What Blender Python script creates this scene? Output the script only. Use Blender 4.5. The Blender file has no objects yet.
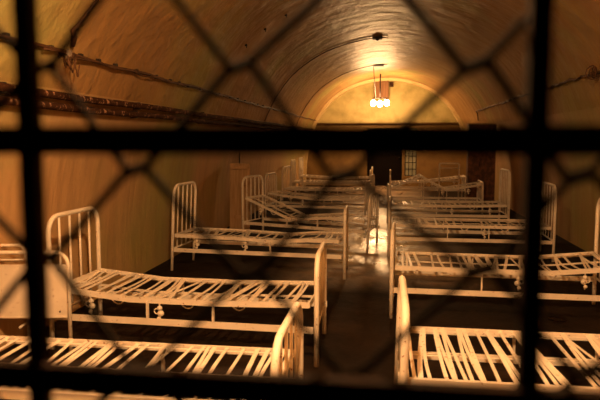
import bpy, math, random
from mathutils import Vector, Matrix
C = bpy.context.scene.collection
PI = math.pi
SC = bpy.context.scene

# ------------------------------------------------------------------ camera model
F = 620.0
HCAM = 1.6
YAW = math.atan(86 / F)
PITCH = math.atan(60 / F)
CAMPOS = Vector((0, 0, HCAM))
fwd = Vector((-math.sin(YAW) * math.cos(PITCH), math.cos(YAW) * math.cos(PITCH), -math.sin(PITCH)))
right = Vector((math.cos(YAW), math.sin(YAW), 0))
up = right.cross(fwd)

def ray(px, py):
    return (fwd + right * ((px - 300) / F) + up * ((200 - py) / F))

def at_z(px, py, z=0.0):
    d = ray(px, py)
    return CAMPOS + d * ((z - HCAM) / d.z)

def at_y(px, py, y):
    d = ray(px, py)
    return CAMPOS + d * (y / d.y)

# vault cross-section (half width, height)
PROF = [(2.88, 0), (2.87, .5), (2.83, 1.0), (2.74, 1.5), (2.58, 2.0), (2.33, 2.5), (1.93, 3.0), (1.38, 3.38), (.7, 3.62), (0, 3.70)]

def catmull(pts, n):
    out = []
    P = [Vector((2.88, -.5))] + [Vector(p) for p in pts] + [Vector((-.7, 3.62))]
    for i in range(1, len(P) - 2):
        for k in range(n):
            t = k / n
            a, b, c, d = P[i - 1], P[i], P[i + 1], P[i + 2]
            out.append(.5 * ((2 * b) + (c - a) * t + (2 * a - 5 * b + 4 * c - d) * t * t + (3 * b - a - 3 * c + d) * t ** 3))
    out.append(Vector(pts[-1]))
    return out
CURVE = catmull(PROF, 6)

def half_width(z):
    for a, b in zip(CURVE, CURVE[1:]):
        if a.y <= z <= b.y:
            return a.x + (b.x - a.x) * (z - a.y) / max(1e-9, b.y - a.y)
    return 0.0

def hit_wall(px, py, off=0.0):
    d = ray(px, py)
    t = .5
    while t < 40:
        p = CAMPOS + d * t
        if p.z < 0 or abs(p.x) > half_width(p.z) - off or p.z > 3.7 - off:
            break
        t += .004
    return CAMPOS + d * t

# ------------------------------------------------------------------ materials
def mat(name):
    m = bpy.data.materials.new(name)
    m.use_nodes = True
    nt = m.node_tree
    b = nt.nodes['Principled BSDF']
    return m, nt, b

def N(nt, kind, **kw):
    n = nt.nodes.new(kind)
    for k, v in kw.items():
        if k in n.inputs.keys():
            n.inputs[k].default_value = v
        else:
            setattr(n, k, v)
    return n

def coords(nt, scale, which='Object'):
    tc = N(nt, 'ShaderNodeTexCoord')
    mp = N(nt, 'ShaderNodeMapping')
    mp.inputs['Scale'].default_value = scale
    nt.links.new(tc.outputs[which], mp.inputs['Vector'])
    return mp.outputs['Vector']

def noise(nt, vec, scale, detail=5, rough=.55):
    n = N(nt, 'ShaderNodeTexNoise', Scale=scale, Detail=detail, Roughness=rough)
    nt.links.new(vec, n.inputs['Vector'])
    return n.outputs['Fac']

def ramp(nt, fac, stops):
    r = N(nt, 'ShaderNodeValToRGB')
    cr = r.color_ramp
    while len(cr.elements) < len(stops):
        cr.elements.new(.5)
    for e, (p, c) in zip(cr.elements, stops):
        e.position = p
        e.color = (c[0], c[1], c[2], 1)
    nt.links.new(fac, r.inputs['Fac'])
    return r.outputs['Color']

def mix(nt, fac, a, b):
    m = N(nt, 'ShaderNodeMix', data_type='RGBA')
    for s, v in ((0, fac), (6, a), (7, b)):
        if hasattr(v, 'node'):
            nt.links.new(v, m.inputs[s])
        else:
            m.inputs[s].default_value = v if s == 0 else (*v, 1)
    return m.outputs[2]

def bump(nt, b, h, strength, dist=.02, prev=None):
    n = N(nt, 'ShaderNodeBump', Strength=strength, Distance=dist)
    nt.links.new(h, n.inputs['Height'])
    if prev:
        nt.links.new(prev, n.inputs['Normal'])
    nt.links.new(n.outputs['Normal'], b.inputs['Normal'])
    return n.outputs['Normal']

def algae(nt, v, col):
    c = hit_wall(8, 18)
    vm = N(nt, 'ShaderNodeVectorMath', operation='DISTANCE')
    nt.links.new(v, vm.inputs[0])
    vm.inputs[1].default_value = c
    mr = N(nt, 'ShaderNodeMapRange')
    mr.inputs['From Min'].default_value = .2
    mr.inputs['From Max'].default_value = 1.5
    mr.inputs['To Min'].default_value = .42
    mr.inputs['To Max'].default_value = -.15
    nt.links.new(vm.outputs['Value'], mr.inputs['Value'])
    ad = N(nt, 'ShaderNodeMath', operation='ADD')
    nt.links.new(mr.outputs[0], ad.inputs[0])
    nt.links.new(noise(nt, v, 1.7, 5, .6), ad.inputs[1])
    m_ = ramp(nt, ad.outputs[0], [(.58, (0, 0, 0)), (.9, (.75, .75, .75))])
    return mix(nt, m_, col, (.38, .35, .13))

def plaster_mat():
    m, nt, b = mat('ochre plaster')
    v = coords(nt, (1, 1, 1))
    big = noise(nt, v, .55, 4)
    col = ramp(nt, big, [(.3, (.44, .265, .125)), (.5, (.52, .325, .155)), (.72, (.58, .38, .185))])
    green = noise(nt, coords(nt, (1, .8, .8)), .42, 4)
    gm = ramp(nt, green, [(.50, (0, 0, 0)), (.66, (1, 1, 1))])
    col = mix(nt, gm, col, (.36, .33, .11))
    # vertical damp streaks
    st = noise(nt, coords(nt, (2.2, 2.2, .12)), 2.6, 6, .65)
    sm = ramp(nt, st, [(.46, (0, 0, 0)), (.76, (.45, .45, .45))])
    col = mix(nt, sm, col, (.24, .135, .05))
    sp = noise(nt, v, 26, 3, .6)
    pm = ramp(nt, sp, [(.66, (0, 0, 0)), (.74, (.55, .55, .55))])
    col = mix(nt, pm, col, (.22, .12, .04))
    col = algae(nt, v, col)
    nt.links.new(col, b.inputs['Base Color'])
    b.inputs['Roughness'].default_value = .55
    b.inputs['Specular IOR Level'].default_value = .35
    n1 = bump(nt, b, noise(nt, v, 9, 6, .6), .25, .02)
    bump(nt, b, noise(nt, coords(nt, (.35, 1.6, .35)), 3.2, 4, .6), .5, .05, n1)
    return m

def vault_mat():
    m, nt, b = mat('ochre painted vault')
    v = coords(nt, (1, 1, 1))
    big = noise(nt, v, .55, 4)
    col = ramp(nt, big, [(.3, (.31, .17, .065)), (.5, (.40, .23, .09)), (.72, (.48, .30, .125))])
    green = noise(nt, coords(nt, (1, .8, .8)), .42, 4)
    gm = ramp(nt, green, [(.50, (0, 0, 0)), (.66, (1, 1, 1))])
    col = mix(nt, gm, col, (.36, .33, .11))
    st = noise(nt, coords(nt, (.5, 1.3, .5)), 1.8, 6, .65)
    sm = ramp(nt, st, [(.45, (0, 0, 0)), (.72, (.5, .5, .5))])
    col = mix(nt, sm, col, (.26, .145, .055))
    col = algae(nt, v, col)
    nt.links.new(col, b.inputs['Base Color'])
    b.inputs['Roughness'].default_value = .43
    b.inputs['Specular IOR Level'].default_value = .11
    n1 = bump(nt, b, noise(nt, coords(nt, (1, 1.5, 1)), 1.7, 5, .6), .55, .12)
    bump(nt, b, noise(nt, v, 11, 5, .6), .2, .02, n1)
    return m

def floor_mat():
    m, nt, b = mat('damp concrete floor')
    v = coords(nt, (1, 1, 1))
    n = noise(nt, v, 1.3, 6, .6)
    col = ramp(nt, n, [(.3, (.006, .0035, .002)), (.55, (.016, .009, .005)), (.75, (.036, .021, .012))])
    FLOORCOL = col
    wet = noise(nt, coords(nt, (1.2, .5, 1)), 1.1, 4, .55)
    r = ramp(nt, wet, [(.36, (.16, .16, .16)), (.6, (.46, .46, .46))])
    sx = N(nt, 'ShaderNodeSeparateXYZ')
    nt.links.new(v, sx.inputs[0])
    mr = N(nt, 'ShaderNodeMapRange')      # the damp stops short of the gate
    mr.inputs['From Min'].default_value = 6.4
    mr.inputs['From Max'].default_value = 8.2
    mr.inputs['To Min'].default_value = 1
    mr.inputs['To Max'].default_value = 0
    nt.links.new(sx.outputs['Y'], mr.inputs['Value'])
    pale = ramp(nt, noise(nt, coords(nt, (1, .6, 1)), 2.2, 6, .65), [(.32, (.07, .045, .025)), (.55, (.42, .31, .21))])  # lamp glow on the wet floor, put into the colour as pale patches
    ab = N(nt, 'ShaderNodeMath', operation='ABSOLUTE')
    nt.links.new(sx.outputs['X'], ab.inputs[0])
    m2 = N(nt, 'ShaderNodeMapRange')      # keeps the painted floor glow to the aisle strip
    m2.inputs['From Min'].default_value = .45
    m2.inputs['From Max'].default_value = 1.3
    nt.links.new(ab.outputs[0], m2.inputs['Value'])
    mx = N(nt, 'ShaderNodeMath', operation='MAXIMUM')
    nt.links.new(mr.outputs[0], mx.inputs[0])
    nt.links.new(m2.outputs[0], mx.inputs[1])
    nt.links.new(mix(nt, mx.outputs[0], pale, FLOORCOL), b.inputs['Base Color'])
    rr = mix(nt, mx.outputs[0], r, (.75, .75, .75))
    nt.links.new(rr, b.inputs['Roughness'])
    sp_ = mix(nt, mx.outputs[0], (.9, .9, .9), (.10, .10, .10))
    nt.links.new(sp_, b.inputs['Specular IOR Level'])
    n1 = bump(nt, b, noise(nt, coords(nt, (1, .55, 1)), 3.4, 4, .6), .5, .05)
    bump(nt, b, noise(nt, v, 34, 4, .6), .12, .01, n1)
    return m

def paint_mat():
    m, nt, b = mat('chipped white enamel')
    v = coords(nt, (1, 1, 1))
    n = noise(nt, v, 5, 4)
    col = ramp(nt, n, [(.3, (.74, .67, .56)), (.7, (.86, .80, .70))])
    ch = noise(nt, v, 38, 3, .6)
    cm = ramp(nt, ch, [(.64, (0, 0, 0)), (.70, (1, 1, 1))])
    col = mix(nt, cm, col, (.28, .13, .055))
    nt.links.new(col, b.inputs['Base Color'])
    b.inputs['Roughness'].default_value = .42
    b.inputs['Specular IOR Level'].default_value = .4
    bump(nt, b, ch, .2, .004)
    return m

def plain_mat(name, c, rough=.6, metal=0.0, sc=12, c2=None, lo=.45, hi=.65, bs=.2, spec=.3):
    m, nt, b = mat(name)
    v = coords(nt, (1, 1, 1))
    n = noise(nt, v, sc, 5, .6)
    c2 = c2 or tuple(x * .65 for x in c)
    nt.links.new(ramp(nt, n, [(lo, c), (hi, c2)]), b.inputs['Base Color'])
    b.inputs['Roughness'].default_value = rough
    b.inputs['Metallic'].default_value = metal
    b.inputs['Specular IOR Level'].default_value = spec
    bump(nt, b, n, bs, .01)
    return m

def wood_mat(name, c, c2, spec=.3):
    m, nt, b = mat(name)
    n = noise(nt, coords(nt, (14, 14, .7)), 2.0, 6, .6)
    nt.links.new(ramp(nt, n, [(.35, c), (.7, c2)]), b.inputs['Base Color'])
    b.inputs['Roughness'].default_value = .7
    b.inputs['Specular IOR Level'].default_value = spec
    bump(nt, b, n, .3, .01)
    return m

LAMPCOL = (1.0, .555, .235)
def bulb_mat(name, strength):
    m, nt, b = mat(name)
    b.inputs['Base Color'].default_value = (1, .9, .7, 1)
    b.inputs['Emission Color'].default_value = (*LAMPCOL, 1)
    b.inputs['Emission Strength'].default_value = strength
    return m

PLASTER = plaster_mat()
VAULT = vault_mat()
FLOOR = floor_mat()
PAINT = paint_mat()
ENDPL = plain_mat('yellow plaster', (.46, .38, .16), .65, 0, 1.9, (.24, .21, .07), .40, .70)
BANDPL = plain_mat('lit rim plaster', (.68, .52, .25), .6, 0, 3, (.58, .43, .19))  # lightened to put the brightly lit arch rim into the colour
LOWPL = plain_mat('brown painted plaster', (.21, .125, .04), .7, 0, 2.5, (.15, .085, .028))
IRON = plain_mat('dark blistered iron', (.012, .008, .006), .9, 0, 30, (.024, .011, .006), spec=.05)
WIRE = plain_mat('dull wire', (.010, .007, .004), .9, 0, 40, (.018, .010, .005), spec=.05)
RUST = plain_mat('rusty pipe', (.045, .018, .009), .85, 0, 24, (.42, .24, .15), .57, .64, .6, spec=.08)
CABLE = plain_mat('brown cable', (.10, .045, .02), .6, 0, 25, (.05, .022, .012))
BLACK = plain_mat('black fittings', (.02, .013, .01), .6, 0, 25)
RUSTDOOR = plain_mat('rusted locker metal', (.075, .035, .018), .65, .1, 9, (.19, .075, .035), .45, .62, .4)
DOORDARK = wood_mat('open doorway dark', (.005, .0035, .003), (.009, .006, .004), .03)  # near-black colour painting the dark of the open doorway
BOARD = wood_mat('weathered board', (.46, .30, .16), (.30, .18, .08))
SLATW = wood_mat('brown slatted wood', (.22, .11, .05), (.11, .05, .022))
BULBF = bulb_mat('glowing far bulb', 330)
BULBN = bulb_mat('glowing near bulb', 5000)
m, nt, b = mat('dusty glass')
b.inputs['Roughness'].default_value = .35
nt.links.new(ramp(nt, noise(nt, coords(nt, (1, 1, 1)), 6), [(.3, (.24, .25, .17)), (.7, (.34, .34, .24))]), b.inputs['Base Color'])
GLASS = m

# ------------------------------------------------------------------ mesh builder
class MB:
    def __init__(s):
        s.v = []
        s.f = []
        s.sm = []

    def quad(s, a, b, c, d):
        i = len(s.v)
        s.v += [Vector(a), Vector(b), Vector(c), Vector(d)]
        s.f.append((i, i + 1, i + 2, i + 3))
        s.sm.append(False)

    def box(s, c, size, M=None):
        c = Vector(c)
        h = [x / 2 for x in size]
        i = len(s.v)
        for z in (-1, 1):
            for x, y in ((-1, -1), (1, -1), (1, 1), (-1, 1)):
                o = Vector((x * h[0], y * h[1], z * h[2]))
                s.v.append(c + (M @ o if M else o))
        for f in ((0, 3, 2, 1), (4, 5, 6, 7), (0, 1, 5, 4), (1, 2, 6, 5), (2, 3, 7, 6), (3, 0, 4, 7)):
            s.f.append(tuple(i + k for k in f))
            s.sm.append(False)
        return s

    def beam(s, p, q, w, h, upv=(0, 0, 1)):
        p, q = Vector(p), Vector(q)
        d = (q - p)
        L = d.length
        d.normalize()
        u = Vector(upv)
        r = d.cross(u)
        if r.length < 1e-4:
            r = Vector((1, 0, 0))
        r.normalize()
        u = r.cross(d)
        M = Matrix((d, r, u)).transposed()
        return s.box((p + q) / 2, (L, w, h), M)

    def strip(s, pts, w, th, side):
        """flat bar through pts; side = width direction"""
        pts = [Vector(p) for p in pts]
        side = Vector(side).normalized() * (w / 2)
        i = len(s.v)
        for k, p in enumerate(pts):
            d = (pts[min(k + 1, len(pts) - 1)] - pts[max(k - 1, 0)]).normalized()
            n = d.cross(side).normalized() * (th / 2)
            s.v += [p - side - n, p + side - n, p + side + n, p - side + n]
        m = len(pts)
        for k in range(m - 1):
            for j in range(4):
                a = i + 4 * k + j
                b_ = i + 4 * k + (j + 1) % 4
                s.f.append((a, b_, b_ + 4, a + 4))
                s.sm.append(False)
        s.f.append((i + 3, i + 2, i + 1, i))
        e = i + 4 * (m - 1)
        s.f.append((e, e + 1, e + 2, e + 3))
        s.sm += [False, False]
        return s

    def tube(s, pts, r, n=8):
        pts = [Vector(p) for p in pts]
        if len(pts) < 2:
            return s
        rr = r if isinstance(r, (list, tuple)) else [r] * len(pts)
        t0 = (pts[1] - pts[0]).normalized()
        a = t0.cross(Vector((0, 0, 1)))
        if a.length < .05:
            a = t0.cross(Vector((1, 0, 0)))
        a.normalize()
        i = len(s.v)
        for k, p in enumerate(pts):
            t = (pts[min(k + 1, len(pts) - 1)] - pts[max(k - 1, 0)])
            if t.length < 1e-6:
                t = t0.copy()
            t.normalize()
            a = (a - t * a.dot(t))
            if a.length < 1e-4:
                a = t.cross(Vector((.3, .5, .8)))
            a.normalize()
            b_ = t.cross(a)
            for j in range(n):
                w = 2 * PI * j / n
                s.v.append(p + (a * math.cos(w) + b_ * math.sin(w)) * rr[k])
        m = len(pts)
        for k in range(m - 1):
            for j in range(n):
                x = i + n * k + j
                y = i + n * k + (j + 1) % n
                s.f.append((x, y, y + n, x + n))
                s.sm.append(True)
        s.f.append(tuple(i + j for j in reversed(range(n))))
        s.f.append(tuple(i + n * (m - 1) + j for j in range(n)))
        s.sm += [False, False]
        return s

    def ball(s, c, r, sc=(1, 1, 1), n=10, m=6):
        c = Vector(c)
        i = len(s.v)
        s.v.append(c + Vector((0, 0, r * sc[2])))
        for k in range(1, m):
            ph = PI * k / m
            for j in range(n):
                w = 2 * PI * j / n
                s.v.append(c + Vector((r * sc[0] * math.sin(ph) * math.cos(w), r * sc[1] * math.sin(ph) * math.sin(w), r * sc[2] * math.cos(ph))))
        s.v.append(c - Vector((0, 0, r * sc[2])))
        e = len(s.v) - 1
        for j in range(n):
            s.f.append((i, i + 1 + j, i + 1 + (j + 1) % n))
            s.f.append((e, e - n + (j + 1) % n, e - n + j))
            s.sm += [True, True]
        for k in range(m - 2):
            for j in range(n):
                a = i + 1 + n * k + j
                b_ = i + 1 + n * k + (j + 1) % n
                s.f.append((a, a + n, b_ + n, b_))
                s.sm.append(True)
        return s

    def ring(s, c, R, r, ax='z', n=16, m=6):
        pts = []
        for k in range(n + 1):
            w = 2 * PI * k / n
            o = {'z': (math.cos(w), math.sin(w), 0), 'y': (math.cos(w), 0, math.sin(w)), 'x': (0, math.cos(w), math.sin(w))}[ax]
            pts.append(Vector(c) + Vector(o) * R)
        return s.tube(pts, r, m)

    def build(s, name, material, parent=None):
        me = bpy.data.meshes.new(name)
        me.from_pydata([tuple(v) for v in s.v], [], s.f)
        me.polygons.foreach_set('use_smooth', s.sm)
        me.materials.append(material)
        me.update()
        o = bpy.data.objects.new(name, me)
        C.objects.link(o)
        if parent:
            o.parent = parent
        return o

def tag(o, label=None, cat=None, group=None, kind=None):
    if label: o['label'] = label
    if cat: o['category'] = cat
    if group: o['group'] = group
    if kind: o['kind'] = kind
    return o

def thing(name, label, cat, loc=(0, 0, 0), rz=0, group=None):
    o = bpy.data.objects.new(name, None)
    C.objects.link(o)
    o.empty_display_size = .1
    o.location = loc
    o.rotation_euler = (0, 0, rz)
    return tag(o, label, cat, group)

def struct(o, label=None, cat=None):
    o['kind'] = 'structure'
    return tag(o, label, cat)

# ------------------------------------------------------------------ the vaulted hall
Y0, Y1 = .38, 21.8
def shell(name, pts, material):
    """pts: (x,z) list, extruded along Y with thickness outside"""
    mb = MB()
    ny = 60
    n = len(pts)
    for k in range(ny + 1):
        y = Y0 + (Y1 + .3 - Y0) * k / ny
        for p in pts:
            mb.v.append(Vector((p[0], y, p[1])))
    for k in range(ny):
        for j in range(n - 1):
            a = k * n + j
            mb.f.append((a, a + 1, a + n + 1, a + n))
            mb.sm.append(True)
    return mb.build(name, material)
SPLIT = [p for p in CURVE if p.y <= 2.0001]
TOPC = [p for p in CURVE if p.y >= 1.9999]
def offset_closed(name, inner, material):
    o = shell(name, inner, material)
    md = o.modifiers.new('thickness', 'SOLIDIFY')
    md.thickness = .15
    md.offset = 1.0
    md.use_rim = False
    return o
wl = offset_closed('wall_left', [(-p.x, p.y) for p in SPLIT], PLASTER)
wr = offset_closed('wall_right', [(p.x, p.y) for p in reversed(SPLIT)], PLASTER)
ce = offset_closed('ceiling', [(-p.x, p.y) for p in TOPC] + [(p.x, p.y) for p in reversed(TOPC[:-1])], VAULT)
for o in (wl, wr, ce):
    struct(o)
fl = MB()
fl.box((0, 10.4, -.075), (6.2, 23.8, .15))
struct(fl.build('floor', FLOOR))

# end wall: lunette above a thicker lower wall with a doorway and a glazed light beside it
ew = MB()
ew.box((0, Y1 + .2, 1.9), (6.1, .2, 4.0))
struct(ew.build('wall_back', ENDPL))
def xb(px, y=Y1 - .06):
    return at_y(px, 170, y).x
dx0, dx1 = xb(367), xb(402)
gx0, gx1 = xb(404.5), xb(416.5)
DZ, LZ = 2.0, 2.16
lw = MB()
yc, yt = Y1 + .02, .16
def wallbit(x0, x1, z0, z1):
    lw.box(((x0 + x1) / 2, yc, (z0 + z1) / 2), (x1 - x0, yt, z1 - z0))
wallbit(-2.95, dx0, 0, LZ)
wallbit(dx0, gx1 + .02, DZ, LZ)
wallbit(dx1, gx0, 0, DZ)
wallbit(gx0, gx1, 0, .35)
wallbit(gx1, 2.95, 0, LZ)
struct(lw.build('wall_end_lower', LOWPL))
o = MB().box((0, Y1 - .07, LZ + .015), (5.1, .26, .03)).build('trim_1', LOWPL)
struct(o)
d = MB()
d.box(((dx0 + dx1) / 2, Y1 + .03, DZ / 2), (dx1 - dx0 - .01, .05, DZ - .01))
dr = struct(d.build('doorway_1', DOORDARK))  # flat dark sheet filling the open doorway
p = MB()
for k in range(2):
    p.box(((dx0 + dx1) / 2, Y1 - .002, .55 + .9 * k), (dx1 - dx0 - .3, .012, .7))
p.build('added_panel', DOORDARK, dr)  # panels added on the dark sheet
MB().ball((dx1 - .1, Y1 - .035, 1.0), .03).build('added_handle', BLACK, dr)  # handle added on the dark sheet
w = MB()
w.box(((gx0 + gx1) / 2, Y1 + .02, 1.175), (gx1 - gx0 - .004, .03, 1.64))
wi = struct(w.build('window_1', GLASS))
w = MB()
for t in (.0, .33, .66, 1):
    x = gx0 + .02 + (gx1 - gx0 - .04) * t
    w.box((x, Y1 - .005, 1.175), (.022, .03, 1.62))
for k in range(8):
    w.box(((gx0 + gx1) / 2, Y1 - .005, .37 + 1.6 * k / 7), (gx1 - gx0 - .02, .026, .022))
w.build('window_bars', BLACK, wi)

# front wall with the gated doorway the picture is taken through
GY = .45
fw = MB()
DW, DH = 1.0, 2.35
for x0, x1, z0, z1 in ((-3.05, -DW, 0, 3.9), (DW, 3.05, 0, 3.9), (-DW, DW, DH, 3.9)):
    fw.box(((x0 + x1) / 2, GY, (z0 + z1) / 2), (x1 - x0, .16, z1 - z0))
struct(fw.build('wall_front', PLASTER))

# ------------------------------------------------------------------ gate of flat bars and woven wire
gate = thing('mesh_gate', 'dark blurred iron gate of bars and diamond wire mesh across the foreground', 'gate', (0, GY, 0))
def gl(px, py):
    q = at_y(px, py, GY)
    return (q.x, q.z)
def vbar(pxt, pxb, w, y=0.0):
    xt, xb_ = gl(pxt, 0)[0], gl(pxb, 400)[0]
    x = (xt + xb_) / 2
    MB().beam((x, y, 0), (x, y, DH), w, .012, (0, 1, 0)).build('upright_bar', IRON, gate)
    return x
ppm = 620 / .455
b1 = vbar(28, 38, 19 / ppm)
b2 = vbar(540.5, 527, 20 / ppm)
sp = b2 - b1
for x in (b1 - sp, b2 + sp):
    MB().beam((x, 0, 0), (x, 0, DH), .0125, .012, (0, 1, 0)).build('upright_bar', IRON, gate)
za = (gl(60, 138.5)[1] + gl(500, 142.5)[1]) / 2
zb = (gl(60, 374)[1] + gl(450, 396)[1]) / 2
for z in (za, zb, zb - (za - zb) * 1.0, zb - 2 * (za - zb) , zb - 3 * (za - zb), zb - 4 * (za - zb), za + (za - zb), za + 2 * (za - zb), za + 3 * (za - zb)):
    if .05 < z < DH - .05:
        MB().beam((-DW + .01, -.006, z), (DW - .01, -.006, z), .012, 29 / ppm, (0, 0, 1)).build('cross_bar', IRON, gate)
fr = MB()
for x in (-DW + .015, DW - .015):
    fr.beam((x, 0, 0), (x, 0, DH), .03, .03, (0, 1, 0))
for z in (.015, DH - .015):
    fr.beam((-DW, 0, z), (DW, 0, z), .03, .03)
fr.build('gate_frame', IRON, gate)
# lattice of wire knots: seen ones at their own place, the rest carried on regularly
random.seed(5)
SEEN = {(0, 1): (33, 66), (2, 1): (236, 64), (4, 1): (478, 63),
        (1, 2): (130, 170), (3, 2): (342, 177), (5, 2): (585, 177),
        (0, 3): (36, 262), (2, 3): (247, 277), (4, 3): (483, 274),
        (1, 4): (137, 376), (3, 4): (352, 382), (5, 4): (590, 380),
        (1, 0): (128, -42), (3, 0): (364, -42), (5, 0): (592, -42)}
PX, PZ = 226 / 2 / ppm, 106 / ppm
org = gl(130, 170)
def knot(c, r):
    if (c, r) in SEEN:
        return gl(*SEEN[(c, r)])
    rnd = random.Random(c * 131 + r * 17)
    return (org[0] + (c - 1) * PX + rnd.uniform(-.006, .006), org[1] - (r - 2) * PZ + rnd.uniform(-.006, .006))
RW = 5.0 / ppm
K = 12.5 / ppm
for c in range(-10, 15):
    pts = []
    for r in range(-7, 17):
        cc = c if (c + r) % 2 else c + 1   # alternate left column / right column of this wire
        x, z = knot(cc, r)
        if not (.03 < z < DH - .03):
            continue
        if not (-DW + .03 < x < DW - .03):
            continue
        s_ = 1 if cc == c + 1 else -1      # tip lies to the right or to the left
        k = K
        yy = .012
        a = Vector((x - s_ * k, yy, z - s_ * k * .28))
        b_ = Vector((x + s_ * k, yy, z + s_ * k * .28))
        up_ = Vector((0, 0, .0022))
        dy = Vector((0, .003, 0))
        # wire comes in at a, round the tip b_, back out at a
        pts += [a + up_ + dy, b_ + up_ * .7 + dy * 2, b_ - up_ * .7 - dy * 1, a - up_ - dy]
    if len(pts) > 8:
        MB().tube(pts, RW * .95, 6).build('mesh_wire', WIRE, gate)

# ------------------------------------------------------------------ iron beds
def arch(W, H, r, lean=0.0, n=6):
    """inverted U in the local YZ plane, leaning towards -x at the top by lean"""
    pts = [(-W / 2, 0), (-W / 2, H * .5), (-W / 2, H - r)]
    for k in range(1, n + 1):
        w = PI - PI / 2 * k / n
        pts.append((-W / 2 + r + r * math.cos(w), H - r + r * math.sin(w)))
    pts += [(0, H)]
    for k in range(0, n + 1):
        w = PI / 2 - PI / 2 * k / n
        pts.append((W / 2 - r + r * math.cos(w), H - r + r * math.sin(w)))
    pts += [(W / 2, H * .5), (W / 2, 0)]
    return [Vector((-lean * z / H, y, z)) for y, z in pts]

def interp(prof, t):
    for (t0, z0), (t1, z1) in zip(prof, prof[1:]):
        if t0 <= t <= t1:
            return z0 + (z1 - z0) * (t - t0) / (t1 - t0)
    return prof[-1][1]

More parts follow.
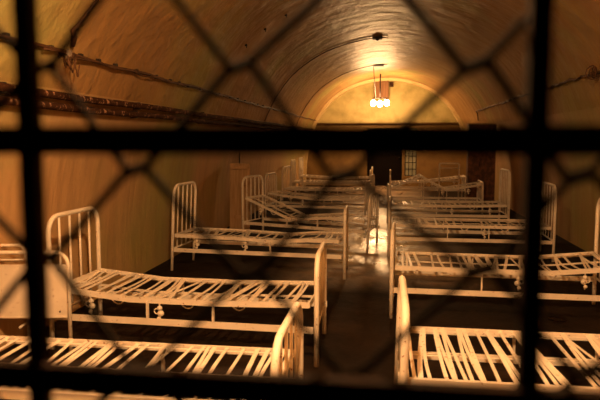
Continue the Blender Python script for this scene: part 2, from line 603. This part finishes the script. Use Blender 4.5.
def make_bed(label, F_, Hd, prof, seed, W=.8, hh=1.05, fh=.77, lean=.0, hlean=0.0, nsl=23, hsp=4, broken=.12, fr_=.16, tr=.019, skew=0.0):
    rnd = random.Random(seed)
    F_, Hd = Vector((F_[0], F_[1], 0)), Vector((Hd[0], Hd[1], 0))
    dvec = Hd - F_
    L = dvec.length
    dvec.normalize()
    n = Vector((-dvec.y, dvec.x, 0))
    if n.y < 0:
        n = -n
    ctr = (F_ + Hd) / 2 + n * (W / 2)
    bed = thing('iron_bed', label, 'bed', ctr, math.atan2(dvec.y, dvec.x), 'old white iron beds')
    near = -1 if dvec.x > 0 else 1       # local y sign of the side nearer the gate
    def end_frame(name, x0, H, ln, nsp, r, sk=0.0):
        off = Vector((x0, 0, 0))
        path = arch(W, H, r, ln)
        mb = MB().tube([p + off + Vector((-sk * p.y / W, 0, 0)) for p in path], tr, 8)
        lean_at = lambda z: x0 - ln * z / H
        mb.tube([(lean_at(.27) + sk / 2, -W / 2, .27), (lean_at(.27) - sk / 2, W / 2, .27)], .011, 6)
        e = mb.build(name, PAINT, bed)
        for k in range(nsp):
            y = -W / 2 + W * (k + 1) / (nsp + 1)
            zt = H - .006
            edge = W / 2 - abs(y)
            if edge < r:
                zt = H - r + math.sqrt(max(0, r * r - (r - edge) ** 2))
            MB().tube([(lean_at(.27) - sk * y / W, y, .27), (lean_at(zt) - sk * y / W, y, zt)], .0095, 6).build('spindle', PAINT, e)
        return e
    end_frame('headboard', L / 2, hh, hlean, hsp, .13)
    end_frame('footboard', -L / 2, fh, lean, 4, fr_, skew)
    tx = lambda t: -L / 2 + .035 + (L - .07) * t
    yb = W / 2 - .035
    # lower rails, short posts and couplings
    for s in (-1, 1):
        y = s * (W / 2 - .012)
        MB().beam((-L / 2, y, .255), (L / 2, y, .255), .012, .048).build('lower_rail', PAINT, bed)
        for t in (.40, ) if seed % 2 else (.36, .62):
            z = interp(prof, t)
            MB().beam((tx(t), y, .28), (tx(t), y, z), .03, .012, (1, 0, 0)).build('rail_post', PAINT, bed)
        if s == near:
            for t in (.58 + rnd.uniform(-.05, .05), .86):
                z = interp(prof, t) - .012
                x = tx(t)
                yy = s * (yb - .005)
                cp = MB()
                cp.tube([(x, yy, z), (x, yy, z - .15)], .006, 6)
                cp.ball((x, yy, z - .045), .022, (1, 1, .8), 8, 5)
                cp.ball((x - .008, yy, z - .085), .027, (1, .9, .9), 8, 5)
                cp.ball((x + .006, yy, z - .125), .018, (1, 1, .9), 8, 5)
                cp.ring((x + .022, yy, z - .07), .02, .005, 'y', 10, 5)
                cp.build('rail_coupling', PAINT, bed)
            for t in (.25 + rnd.uniform(-.06, .06), .47, .74 + rnd.uniform(-.04, .04)):
                z = interp(prof, t) - .005
                x = tx(t)
                yy = s * (yb - .02)
                pts = [(x + .05 * math.cos(w), yy - s * .02 * math.sin(w), z - .055 * math.sin(w)) for w in [PI * q / 8 for q in range(9)]]
                MB().tube(pts, .0055, 5).build('wire_loop', PAINT, bed)
    # sprung base: two side bars following the hinged sections, end bars, middle strap, slats
    ts = sorted(set([i / 14 for i in range(15)] + [t for t, _ in prof]))
    for s in (-1, 1):
        MB().strip([(tx(t), s * yb, interp(prof, t)) for t in ts], .042, .012, (0, 0, 1)).build('side_bar', PAINT, bed)
        MB().strip([(tx(t), s * (yb - .04), interp(prof, t) + .006) for t in ts], .018, .006, (0, 1, 0)).build('inner_wire', PAINT, bed)
    for t in (0, 1):
        MB().beam((tx(t), -yb, interp(prof, t)), (tx(t), yb, interp(prof, t)), .012, .04).build('end_bar', PAINT, bed)
    for q in (-.018, .018):
        MB().strip([(tx(t), q + .03, interp(prof, t) - .014 + .003 * math.sin(t * 40 + seed)) for t in ts], .014, .005, (0, 1, 0)).build('middle_strap', PAINT, bed)
    for k in range(nsl):
        t = (k + .6) / (nsl + .2) + rnd.uniform(-.012, .012)
        if rnd.random() < broken * .4:
            continue
        sk = rnd.gauss(0, .009)
        if rnd.random() < broken:
            sk += rnd.choice((-1, 1)) * rnd.uniform(.03, .07)
        pts = []
        sag = rnd.uniform(.0, .008) + (rnd.uniform(.01, .035) if rnd.random() < broken * 1.3 else 0)
        bow = rnd.gauss(0, .003)
        for j in range(7):
            u = j / 6
            tt = min(.995, max(.005, t + sk * (u - .5) + bow * math.sin(PI * u)))
            pts.append((tx(tt), -yb + 2 * yb * u, interp(prof, tt) + .012 - sag * math.sin(PI * u)))
        MB().strip(pts, rnd.choice((.019, .023, .027)), .004, (1, 0, rnd.uniform(-.25, .25))).build('slat', PAINT, bed)
        if rnd.random() < .38:
            d_ = rnd.uniform(.012, .022) * rnd.choice((1, 1, -1)) / 1.0
            q2 = [(min(L / 2 - .04, max(-L / 2 + .04, x + d_ * 2.2 * (1 - .8 * j / 6))), y, z + .004) for j, (x, y, z) in enumerate(pts)]
            MB().strip(q2, .018, .004, (1, 0, 0)).build('slat', PAINT, bed)
    return bed

flat = [(0, .42), (1, .425)]
# left row (foot towards the aisle, head at the left wall)
fx = lambda px, py, z=0: at_z(px, py, z)
LB = [
 ('white iron bed at bottom left, nearest the gate, its curved footboard beside the aisle', (-.46, 2.52), (-2.42, 2.52), [(0, .43), (1, .43)], dict(lean=.0, fh=.73, nsl=24)),
 ('second white iron bed from the gate on the left, wavy base and tall arched headboard', tuple(fx(313, 366))[:2], (-2.52, 4.33), [(0, .43), (.35, .41), (.7, .41), (1, .465)], dict(lean=.0, skew=.05, hh=1.02, W=.75, broken=.2, nsl=25, fh=.78)),
 ('third white iron bed on the left, tall five-gap headboard leaning at the wall, sagging foot', tuple(fx(341, 279))[:2], (-2.60, 7.24), [(0, .43), (.18, .43), (.36, .40), (.6, .42), (1, .43)], dict(lean=.0, skew=.08, W=.68, hh=1.05, hsp=4, hlean=.05, broken=.35, fh=.79)),
 ('fourth white iron bed on the left, head section tilted up, beside leaning board', (-.30, 9.05), (-2.30, 9.8), [(0, .40), (.30, .42), (.60, .36), (1, .66)], dict(lean=.02, skew=.10, W=.62, hh=1.0, hsp=4, broken=.3, fh=.80)),
 ('fifth white iron bed on the left, just beyond the tilted one', (-.40, 12.2), (-2.45, 12.5), [(0, .43), (.5, .40), (1, .5)], dict(broken=.35, hh=.9, W=.7)),
 ('sixth white iron bed on the left, in the dim middle of the far group', (-.36, 14.4), (-2.45, 14.6), [(0, .44), (.4, .42), (1, .43)], dict(broken=.3, hh=.95)),
 ('seventh white iron bed on the left, next to last of its row', (-.42, 16.6), (-2.55, 16.6), [(0, .46), (.5, .46), (1, .46)], dict(broken=.2)),
 ('last white iron bed of the left row, before the yellow end wall', (-.42, 18.7), (-2.62, 18.7), [(0, .45), (.6, .45), (1, .5)], dict(broken=.2)),
]
for i, (lab, f_, h_, pr, kw) in enumerate(LB):
    make_bed(lab, f_, h_, pr, 11 + i, **kw)
RB = [
 ('white iron bed at bottom right, nearest the gate, bright slats seen from above', (.085, 2.93), (2.02, 2.93), [(0, .425), (1, .42)], dict(W=.93, lean=-.02, nsl=27, broken=.13, tr=.021)),
 ('second white iron bed from the gate on the right, head section raised a little', tuple(fx(391, 318))[:2], (2.0, 5.47), [(0, .455), (.6, .45), (.72, .455), (1, .51)], dict(broken=.25, nsl=25)),
 ('third white iron bed on the right, behind the one with the raised head', (.05, 8.5), (2.20, 8.45), [(0, .435), (1, .44)], dict(broken=.25, hh=1.0)),
 ('fourth white iron bed on the right, headboard in front of the rusty locker', (.06, 11.2), (2.15, 11.25), [(0, .43), (.55, .42), (1, .44)], dict(broken=.3, hh=1.06, hsp=5)),
 ('fifth white iron bed on the right, foot section raised in a peak', (.10, 13.9), (2.10, 13.9), [(0, .53), (.33, .80), (.50, .60), (.62, .50), (1, .62)], dict(broken=.08, hh=.68, nsl=19)),
 ('last white iron bed of the right row, under the glazed light by the end doorway', (.12, 17.0), (2.12, 17.0), [(0, .43), (.5, .48), (1, .60)], dict(broken=.2, hh=.62)),
]
for i, (lab, f_, h_, pr, kw) in enumerate(RB):
    make_bed(lab, f_, h_, pr, 40 + i, **kw)

# loose square bed end standing behind the last beds on the right
q = at_y(449, 182, 16.3)
le = thing('bed_end', 'loose square white bed end standing upright near the rusty locker', 'bed end', (q.x, 16.3, 0), .1)
mb = MB()
w_ = .25
mb.tube([(-w_, 0, 0), (-w_, 0, .98), (-w_ + .015, 0, 1.0), (w_ - .015, 0, 1.0), (w_, 0, .98), (w_, 0, 0)], .018, 8)
mb.tube([(-w_, 0, .55), (w_, 0, .55)], .014, 8)
mb.build('frame', PAINT, le)
MB().tube([(-w_, 0, .88), (w_, 0, .88)], .01, 8).build('cross_rod', PAINT, le)
for x in (-w_, w_):
    MB().beam((x, -.16, .02), (x, .16, .02), .03, .04).build('foot', PAINT, le)

# ------------------------------------------------------------------ sheet-metal bedside stand at far left
pA = fx(71, 349)                     # right leg on the floor
pB = fx(24, 345)
pA.x += (4.2 - pA.y) * pA.x / pA.y
pA.y = 4.2
sA = F / (Vector((pA.x, pA.y, -HCAM)).dot(fwd))
dirv = Vector((-1, -.16, 0)).normalized()
st = thing('bedside_stand', 'white tubular bedside stand with a sheet-metal side panel at the left edge', 'bedside stand', (pA.x, pA.y, 0), math.atan2(-dirv.y, -dirv.x))
WS = .72
ztop = HCAM - (250 - 140) / sA
mb = MB()
r = .09
pts = [(0, 0, 0), (0, 0, ztop - r)]
for k in range(1, 7):
    w = PI / 2 * k / 6
    pts.append((-r + r * math.cos(w), 0, ztop - r + r * math.sin(w)))
pts.append((-WS + r, 0, ztop))
for k in range(1, 7):
    w = PI / 2 + PI / 2 * k / 6
    pts.append((-WS + r + r * math.cos(w), 0, ztop - r + r * math.sin(w)))
pts.append((-WS, 0, 0))
mb.tube(pts, .015, 8)
mb.build('front_frame', PAINT, st)
zl = HCAM - (315 - 140) / sA
zu = HCAM - (263 - 140) / sA
pn = MB()
pn.box((-WS / 2, .004, (zl + zu) / 2), (WS - .03, .006, zu - zl))
pn.box((-WS / 2, .004, zu), (WS - .03, .014, .012))
pn.box((-WS / 2, .004, zl), (WS - .03, .014, .012))
pn.build('sheet_panel', PAINT, st)
rv = MB()
for x in (-.07, -WS + .07):
    for z in (zl + .04, zu - .04):
        rv.ball((x, -.002, z), .007, (1, .6, 1), 8, 4)
rv.build('rivets', BLACK, st)
dz = .0
off = Vector((-.36, .13, 0))
mb = MB()
mb.tube([Vector((p[0] * .55, 0, p[2] * 1.04)) + off for p in pts], .012, 8)
mb.tube([(-.36, .13, .70), (-.36 - WS * .55, .13, .70)], .01, 8)
mb.build('rear_frame', PAINT, st)
for z in (.22, ztop - .2):
    MB().tube([(-.37, 0, z), (-.37, .13, z)], .009, 6).build('tie_rod', PAINT, st)

# ------------------------------------------------------------------ leaning board, rusty locker
bx, by_ = -2.52, 10.55
q0 = at_y(229.5, 233, 10.6)
q1 = at_y(249.5, 233, 10.6)
bw = q1.x - q0.x
o = MB()
ang = .07
M = Matrix.Rotation(-ang, 3, 'X')
o.box((0, .06, .595), (bw, .03, 1.19), M)
board = o.build('leaning_board', BOARD)
board.location = ((q0.x + q1.x) / 2, 10.6, 0)
tag(board, 'weathered upright board standing by the left wall behind the third bed', 'board')
cl = MB().box((0, .035, 1.12), (bw * .9, .03, .06), M).build('batten', BOARD, board)
MB().box((0, .022, .25), (bw * .9, .03, .06), M).build('batten', BOARD, board)

c0, c1 = at_y(467, 200, 15.0).x, at_y(494.5, 200, 15.0).x
lz = HCAM + (140 - 125) * 14.9 / 620
lk = thing('metal_locker', 'tall dark rusty locker at the right wall beyond the fourth bed', 'locker', ((c0 + c1) / 2, 15.0, 0))
lwid = c1 - c0
MB().box((0, .155, lz / 2), (lwid, .27, lz)).build('body', RUSTDOOR, lk)
MB().box((-.01, .15, lz + .012), (lwid + .01, .30, .025)).build('top_board', BOARD, lk)
for s in (-1, 1):
    dd = MB().box((s * lwid / 4, .008, lz / 2 + .02), (lwid / 2 - .012, .02, lz - .08)).build('door', RUSTDOOR, lk)
    MB().tube([(s * .05, -.02, lz * .5), (s * .05, -.02, lz * .5 + .12)], .008, 6).build('handle', BLACK, dd)

# ------------------------------------------------------------------ pipes and cables on the walls
def along_left(z, off):
    return -(half_width(z) - off)
for z, lab in ((1.95, 'upper rusty pipe of the thick pair along the left wall'), (1.865, 'lower rusty pipe of the thick pair along the left wall')):
    t = thing('wall_pipe', lab, 'pipe', (along_left(z, .05), 0, z), 0, 'rusty pipes on the left wall')
    pts = [(0.004 * math.sin(k * 1.7 + z), .62 + (Y1 - .80) * k / 40, .006 * math.sin(k * .9 + z * 5)) for k in range(41)]
    MB().tube(pts, .031, 10).build('pipe_run', RUST, t)
    for k in range(9):
        y = 1.6 + 2.3 * k
        MB().box((-.02, y, 0), (.07, .03, .075)).build('clamp', BLACK, t)

zc = 2.265
cd = thing('wall_conduit', 'thin brown conduit with dark clips running above the pipe pair on left wall', 'conduit', (along_left(zc, .03), 0, zc))
pts = [(0, .6 + (Y1 - .75) * k / 60, .010 * math.sin(k * 1.3) + .006 * math.sin(k * .37)) for k in range(61)]
MB().tube(pts, .014, 8).build('conduit_run', CABLE, cd)
pts2 = [(.012, 4.2 + 9 * k / 40, -.018 + .012 * math.sin(k * 2.1)) for k in range(41)]
MB().tube(pts2, .007, 6).build('loose_wire', CABLE, cd)
for k in range(26):
    y = 3.0 + .42 * k + .1 * math.sin(k * 5)
    MB().box((-.008, y, .004), (.034, .04, .038)).build('clip', BLACK, cd)
# junction and loose cables
jp = hit_wall(69, 55, .05)
jb = thing('junction_box', 'grey junction box with tangled loose wires on the left wall', 'junction box', jp, 0)
MB().ball((0, 0, 0), .045, (.7, 1, 1), 10, 6).build('box_body', plain_mat('grey bakelite', (.22, .17, .13), .5), jb)
rnd = random.Random(3)
for k in range(5):
    a = Vector((.01, -.03, -.02))
    pts = []
    y1, dz_ = rnd.uniform(-.28, .30), rnd.uniform(-.16, -.04)
    for j in range(9):
        u = j / 8
        pts.append((.02 + .01 * k, y1 * u, dz_ * math.sin(PI * u * .9) + .02 * math.sin(j * 2 + k)))
    MB().tube(pts, .006, 6).build('loose_wire', CABLE, jb)
path = [hit_wall(px, py, .03) for px, py in ((73, 46), (74.5, 37), (73, 30), (78, 26), (84, 17), (91, 8), (97, 0), (106, -14), (117, -30))]
vc = MB().tube(path, [.016, .024, .02, .02, .014, .013, .013, .013, .013], 8).build('rising_cable', CABLE)
tag(vc, 'brown cable climbing from the junction box up the left vault', 'cable')
# right wall cable
pp = [hit_wall(px, py, .03) for px, py in ((479, 121), (477.5, 113))]
zr = 2.37
t = thing('wall_cable', 'twisted dark cable running along the right wall above the locker', 'cable', (half_width(zr) - .03, 0, zr))
y_end = pp[1].y
pts = [(.0 + .01 * math.sin(k * 2.4), .6 + (y_end - .6) * k / 70, .014 * math.sin(k * 2.4 + 1) - .012 * math.sin(k * .5)) for k in range(71)]
pts += [(.04, y_end + .05, -.06), (.06, y_end + .08, -.25)]
MB().tube(pts, .014, 7).build('cable_run', CABLE, t)
pts = [(-.012 + .012 * math.cos(k * 1.9), 5.0 + (y_end - 5.4) * k / 90, .018 * math.sin(k * 1.9)) for k in range(91)]
MB().tube(pts, .009, 6).build('wrapped_wire', CABLE, t)
tw = hit_wall(595, 72, .05)
tb = MB()
for k in range(4):
    tb.ring((0, .02 * k, 0), .045 + .012 * k, .007, 'y' if k % 2 else 'x', 12, 5)
o = tb.build('wire_coil', CABLE)
o.location = tw
tag(o, 'small tangled coil of wire on the right wall cable at the picture edge', 'wire coil')

# hoop cables on the vault
def hoop(y, label, a0, a1, r):
    pts = []
    prof = [(-p.x, p.y) for p in CURVE] + [(p.x, p.y) for p in reversed(CURVE[:-1])]
    for x, z in prof:
        if a0 <= x <= a1 and z > 1.98:
            k = 1 - .02 / max(.5, math.hypot(x, z - 1.6))
            pts.append((x * k, y + .02 * math.sin(x * 7), 1.6 + (z - 1.6) * k))
    o = MB().tube(pts, r, 6).build('hoop_cable', CABLE)
    tag(o, label, 'cable')
YR1, YR2 = 17.6, 13.0
hoop(YR1, 'thin dark cable hooped over the vault beside the glowing lamp', -2.6, .05, .009)
hoop(YR2, 'thin dark cable hooped over the vault in front of the lamp', -2.6, .05, .011)
q = at_y(377.5, 40, YR2)
o = thing('ceiling_box', 'small dark box on the crown of the vault in front of the lamp', 'ceiling box', (q.x, YR2, 3.70))
MB().box((0, 0, -.03), (.2, .16, .05)).build('body', BLACK, o)
MB().ball((0, 0, -.06), .04, (1, 1, .6)).build('cap', BLACK, o)
# small anchors left of the crown
for i, (px, py) in enumerate(((246, 45), (265, 29), (286, 15))):
    q = hit_wall(px, py, .01)
    a = MB()
    a.ball((0, 0, 0), .022, (1, 1, .8), 8, 5)
    a.tube([(0, 0, 0), (.015, -.02, -.04)], .006, 5)
    o = a.build('ceiling_anchor', BLACK)
    o.location = q
    tag(o, ['lowest of the three dark ceiling anchors on the left vault', 'middle one of the three dark ceiling anchors on the left vault', 'highest of the three dark ceiling anchors on the left vault'][i], 'anchor', 'ceiling anchors')
# hook over the leaning board
q = hit_wall(239.5, 160, .025)
h = MB()
h.tube([(0, 0, .16), (0, 0, -.10)], .012, 6)
h.tube([(0, 0, .03), (.03, -.10, .02), (.03, -.13, -.06), (0, -.11, -.12)], .010, 6)
o = h.build('wall_hook', BLACK)
o.location = q
tag(o, 'dark iron hook on the left wall above the leaning board', 'hook')

# ------------------------------------------------------------------ lamps
def pendant(label, loc, drop, bulbs, bm, br, yo=0.0, px_=0.0):
    t = thing('pendant_lamp', label, 'lamp', loc, 0)
    MB().box((px_, yo, drop - .025), (.30, .22, .05)).build('ceiling_plate', BLACK, t)
    MB().tube([(px_ - .14, yo, drop - .03), (-.16, yo * .4, drop * .62), (-.13, 0, .17)], .009, 6).build('cord', BLACK, t)
    hb = MB()
    hb.tube([(0, 0, .16), (0, 0, drop)], .02, 8)
    hb.tube([(-bulbs * .5, 0, .16), (bulbs * .5, 0, .16)], .014, 8)
    n = 3 if bulbs > .1 else 1
    for k in range(n):
        x = 0 if n == 1 else -bulbs / 2 + bulbs * k / 2
        hb.tube([(x, 0, .17), (x, 0, br * .9)], .024, 8)
    hb.build('holder', BLACK, t)
    for k in range(n):
        x = 0 if n == 1 else -bulbs / 2 + bulbs * k / 2
        MB().ball((x, 0, 0 if k != 1 else -.03), br, (1, 1, 1.15), 12, 8).build('bulb', bm, t)
    return t
LY = 20.2
q = at_y(380, 103, LY)
cz = 3.70
pendant('glowing cluster of bare bulbs hanging from the vault at the far end', (q.x, LY, q.z), cz - q.z, .42, BULBF, .085, 17.75 - LY, at_y(378.5, 66, 17.75).x - q.x)
NL = Vector((-.35, 1.9, 2.9))
pendant('bare bulb hanging from the vault just inside the gate', NL, 3.70 - NL.z - .03, .05, BULBN, .05)

# rib where the vault meets the end wall
rb = MB()
prof = [(-p.x, p.y) for p in TOPC] + [(p.x, p.y) for p in reversed(TOPC[:-1])]
prof = [(-p.x, p.y) for p in SPLIT[::3]] + prof + [(p.x, p.y) for p in reversed(SPLIT[::3])]
def inn(p, k):
    q_ = Vector((p[0], p[1] - 1.2 if p[1] > 1.2 else 0))
    l_ = q_.length
    q_ = q_ * ((l_ - k) / l_)
    return (q_.x, q_.y + 1.2 if p[1] > 1.2 else p[1])
ny0, ny1 = Y1 - .28, Y1 + .1
A = [inn(p, .09) for p in prof]
for a, b_, p0, p1 in zip(A, A[1:], prof, prof[1:]):
    rb.quad((a[0], ny0, a[1]), (b_[0], ny0, b_[1]), (p1[0], ny0, p1[1]), (p0[0], ny0, p0[1]))
    rb.quad((a[0], ny1, a[1]), (b_[0], ny1, b_[1]), (b_[0], ny0, b_[1]), (a[0], ny0, a[1]))
struct(rb.build('trim_2', BANDPL))

# wooden duct and small boxes on the lunette
qa, qb = at_y(374.5, 80, Y1 + .05), at_y(388.5, 99, Y1 + .05)
t = thing('ventilation_duct', 'brown slatted box duct on the end wall behind the bulbs', 'duct', ((qa.x + qb.x) / 2, Y1 + .1, qb.z))
wd, hd = qb.x - qa.x, 3.62 - qb.z
MB().box((0, -.12, hd / 2), (wd, .24, hd)).build('casing', SLATW, t)
for k in range(5):
    MB().box((-wd / 2 + wd * (k + .5) / 5, -.245, hd / 2), (wd / 5 - .025, .02, hd - .02)).build('slat', SLATW, t)
q = at_y(391.5, 84.5, Y1 + .07)
o = MB().box((0, 0, 0), (.14, .07, .16)).ball((0, -.03, 0), .05).build('switch_box', RUST)
o.location = q
tag(o, 'small rusty box on the end wall right of the slatted duct', 'box')

# ring of wire on the floor between the right-hand beds
q = at_z(557, 318, .012)
o = MB().ring((0, 0, 0), .075, .008, 'z', 18, 6).build('wire_ring', WIRE)
o.location = (q.x, q.y, .008)
tag(o, 'small wire ring lying on the floor between the first two right beds', 'wire ring')

# ------------------------------------------------------------------ world, camera, view
wd_ = bpy.data.worlds.new('world')
SC.world = wd_
wd_.use_nodes = True
bg = wd_.node_tree.nodes['Background']
bg.inputs[0].default_value = (.02, .012, .006, 1)
bg.inputs[1].default_value = .1
cam = bpy.data.cameras.new('camera')
co = bpy.data.objects.new('camera', cam)
C.objects.link(co)
co.location = CAMPOS
R3 = Matrix((right, up, -fwd)).transposed()
co.rotation_euler = R3.to_euler()
cam.sensor_width = 36
cam.lens = F / 600 * 36
cam.clip_start = .02
cam.dof.use_dof = True
cam.dof.focus_distance = 6.5
cam.dof.aperture_fstop = 3.6
SC.camera = co
SC.view_settings.view_transform = 'Standard'
SC.view_settings.look = 'None'
SC.view_settings.gamma = 1
SC.view_settings.exposure = 0
SC.view_settings.use_curve_mapping = False
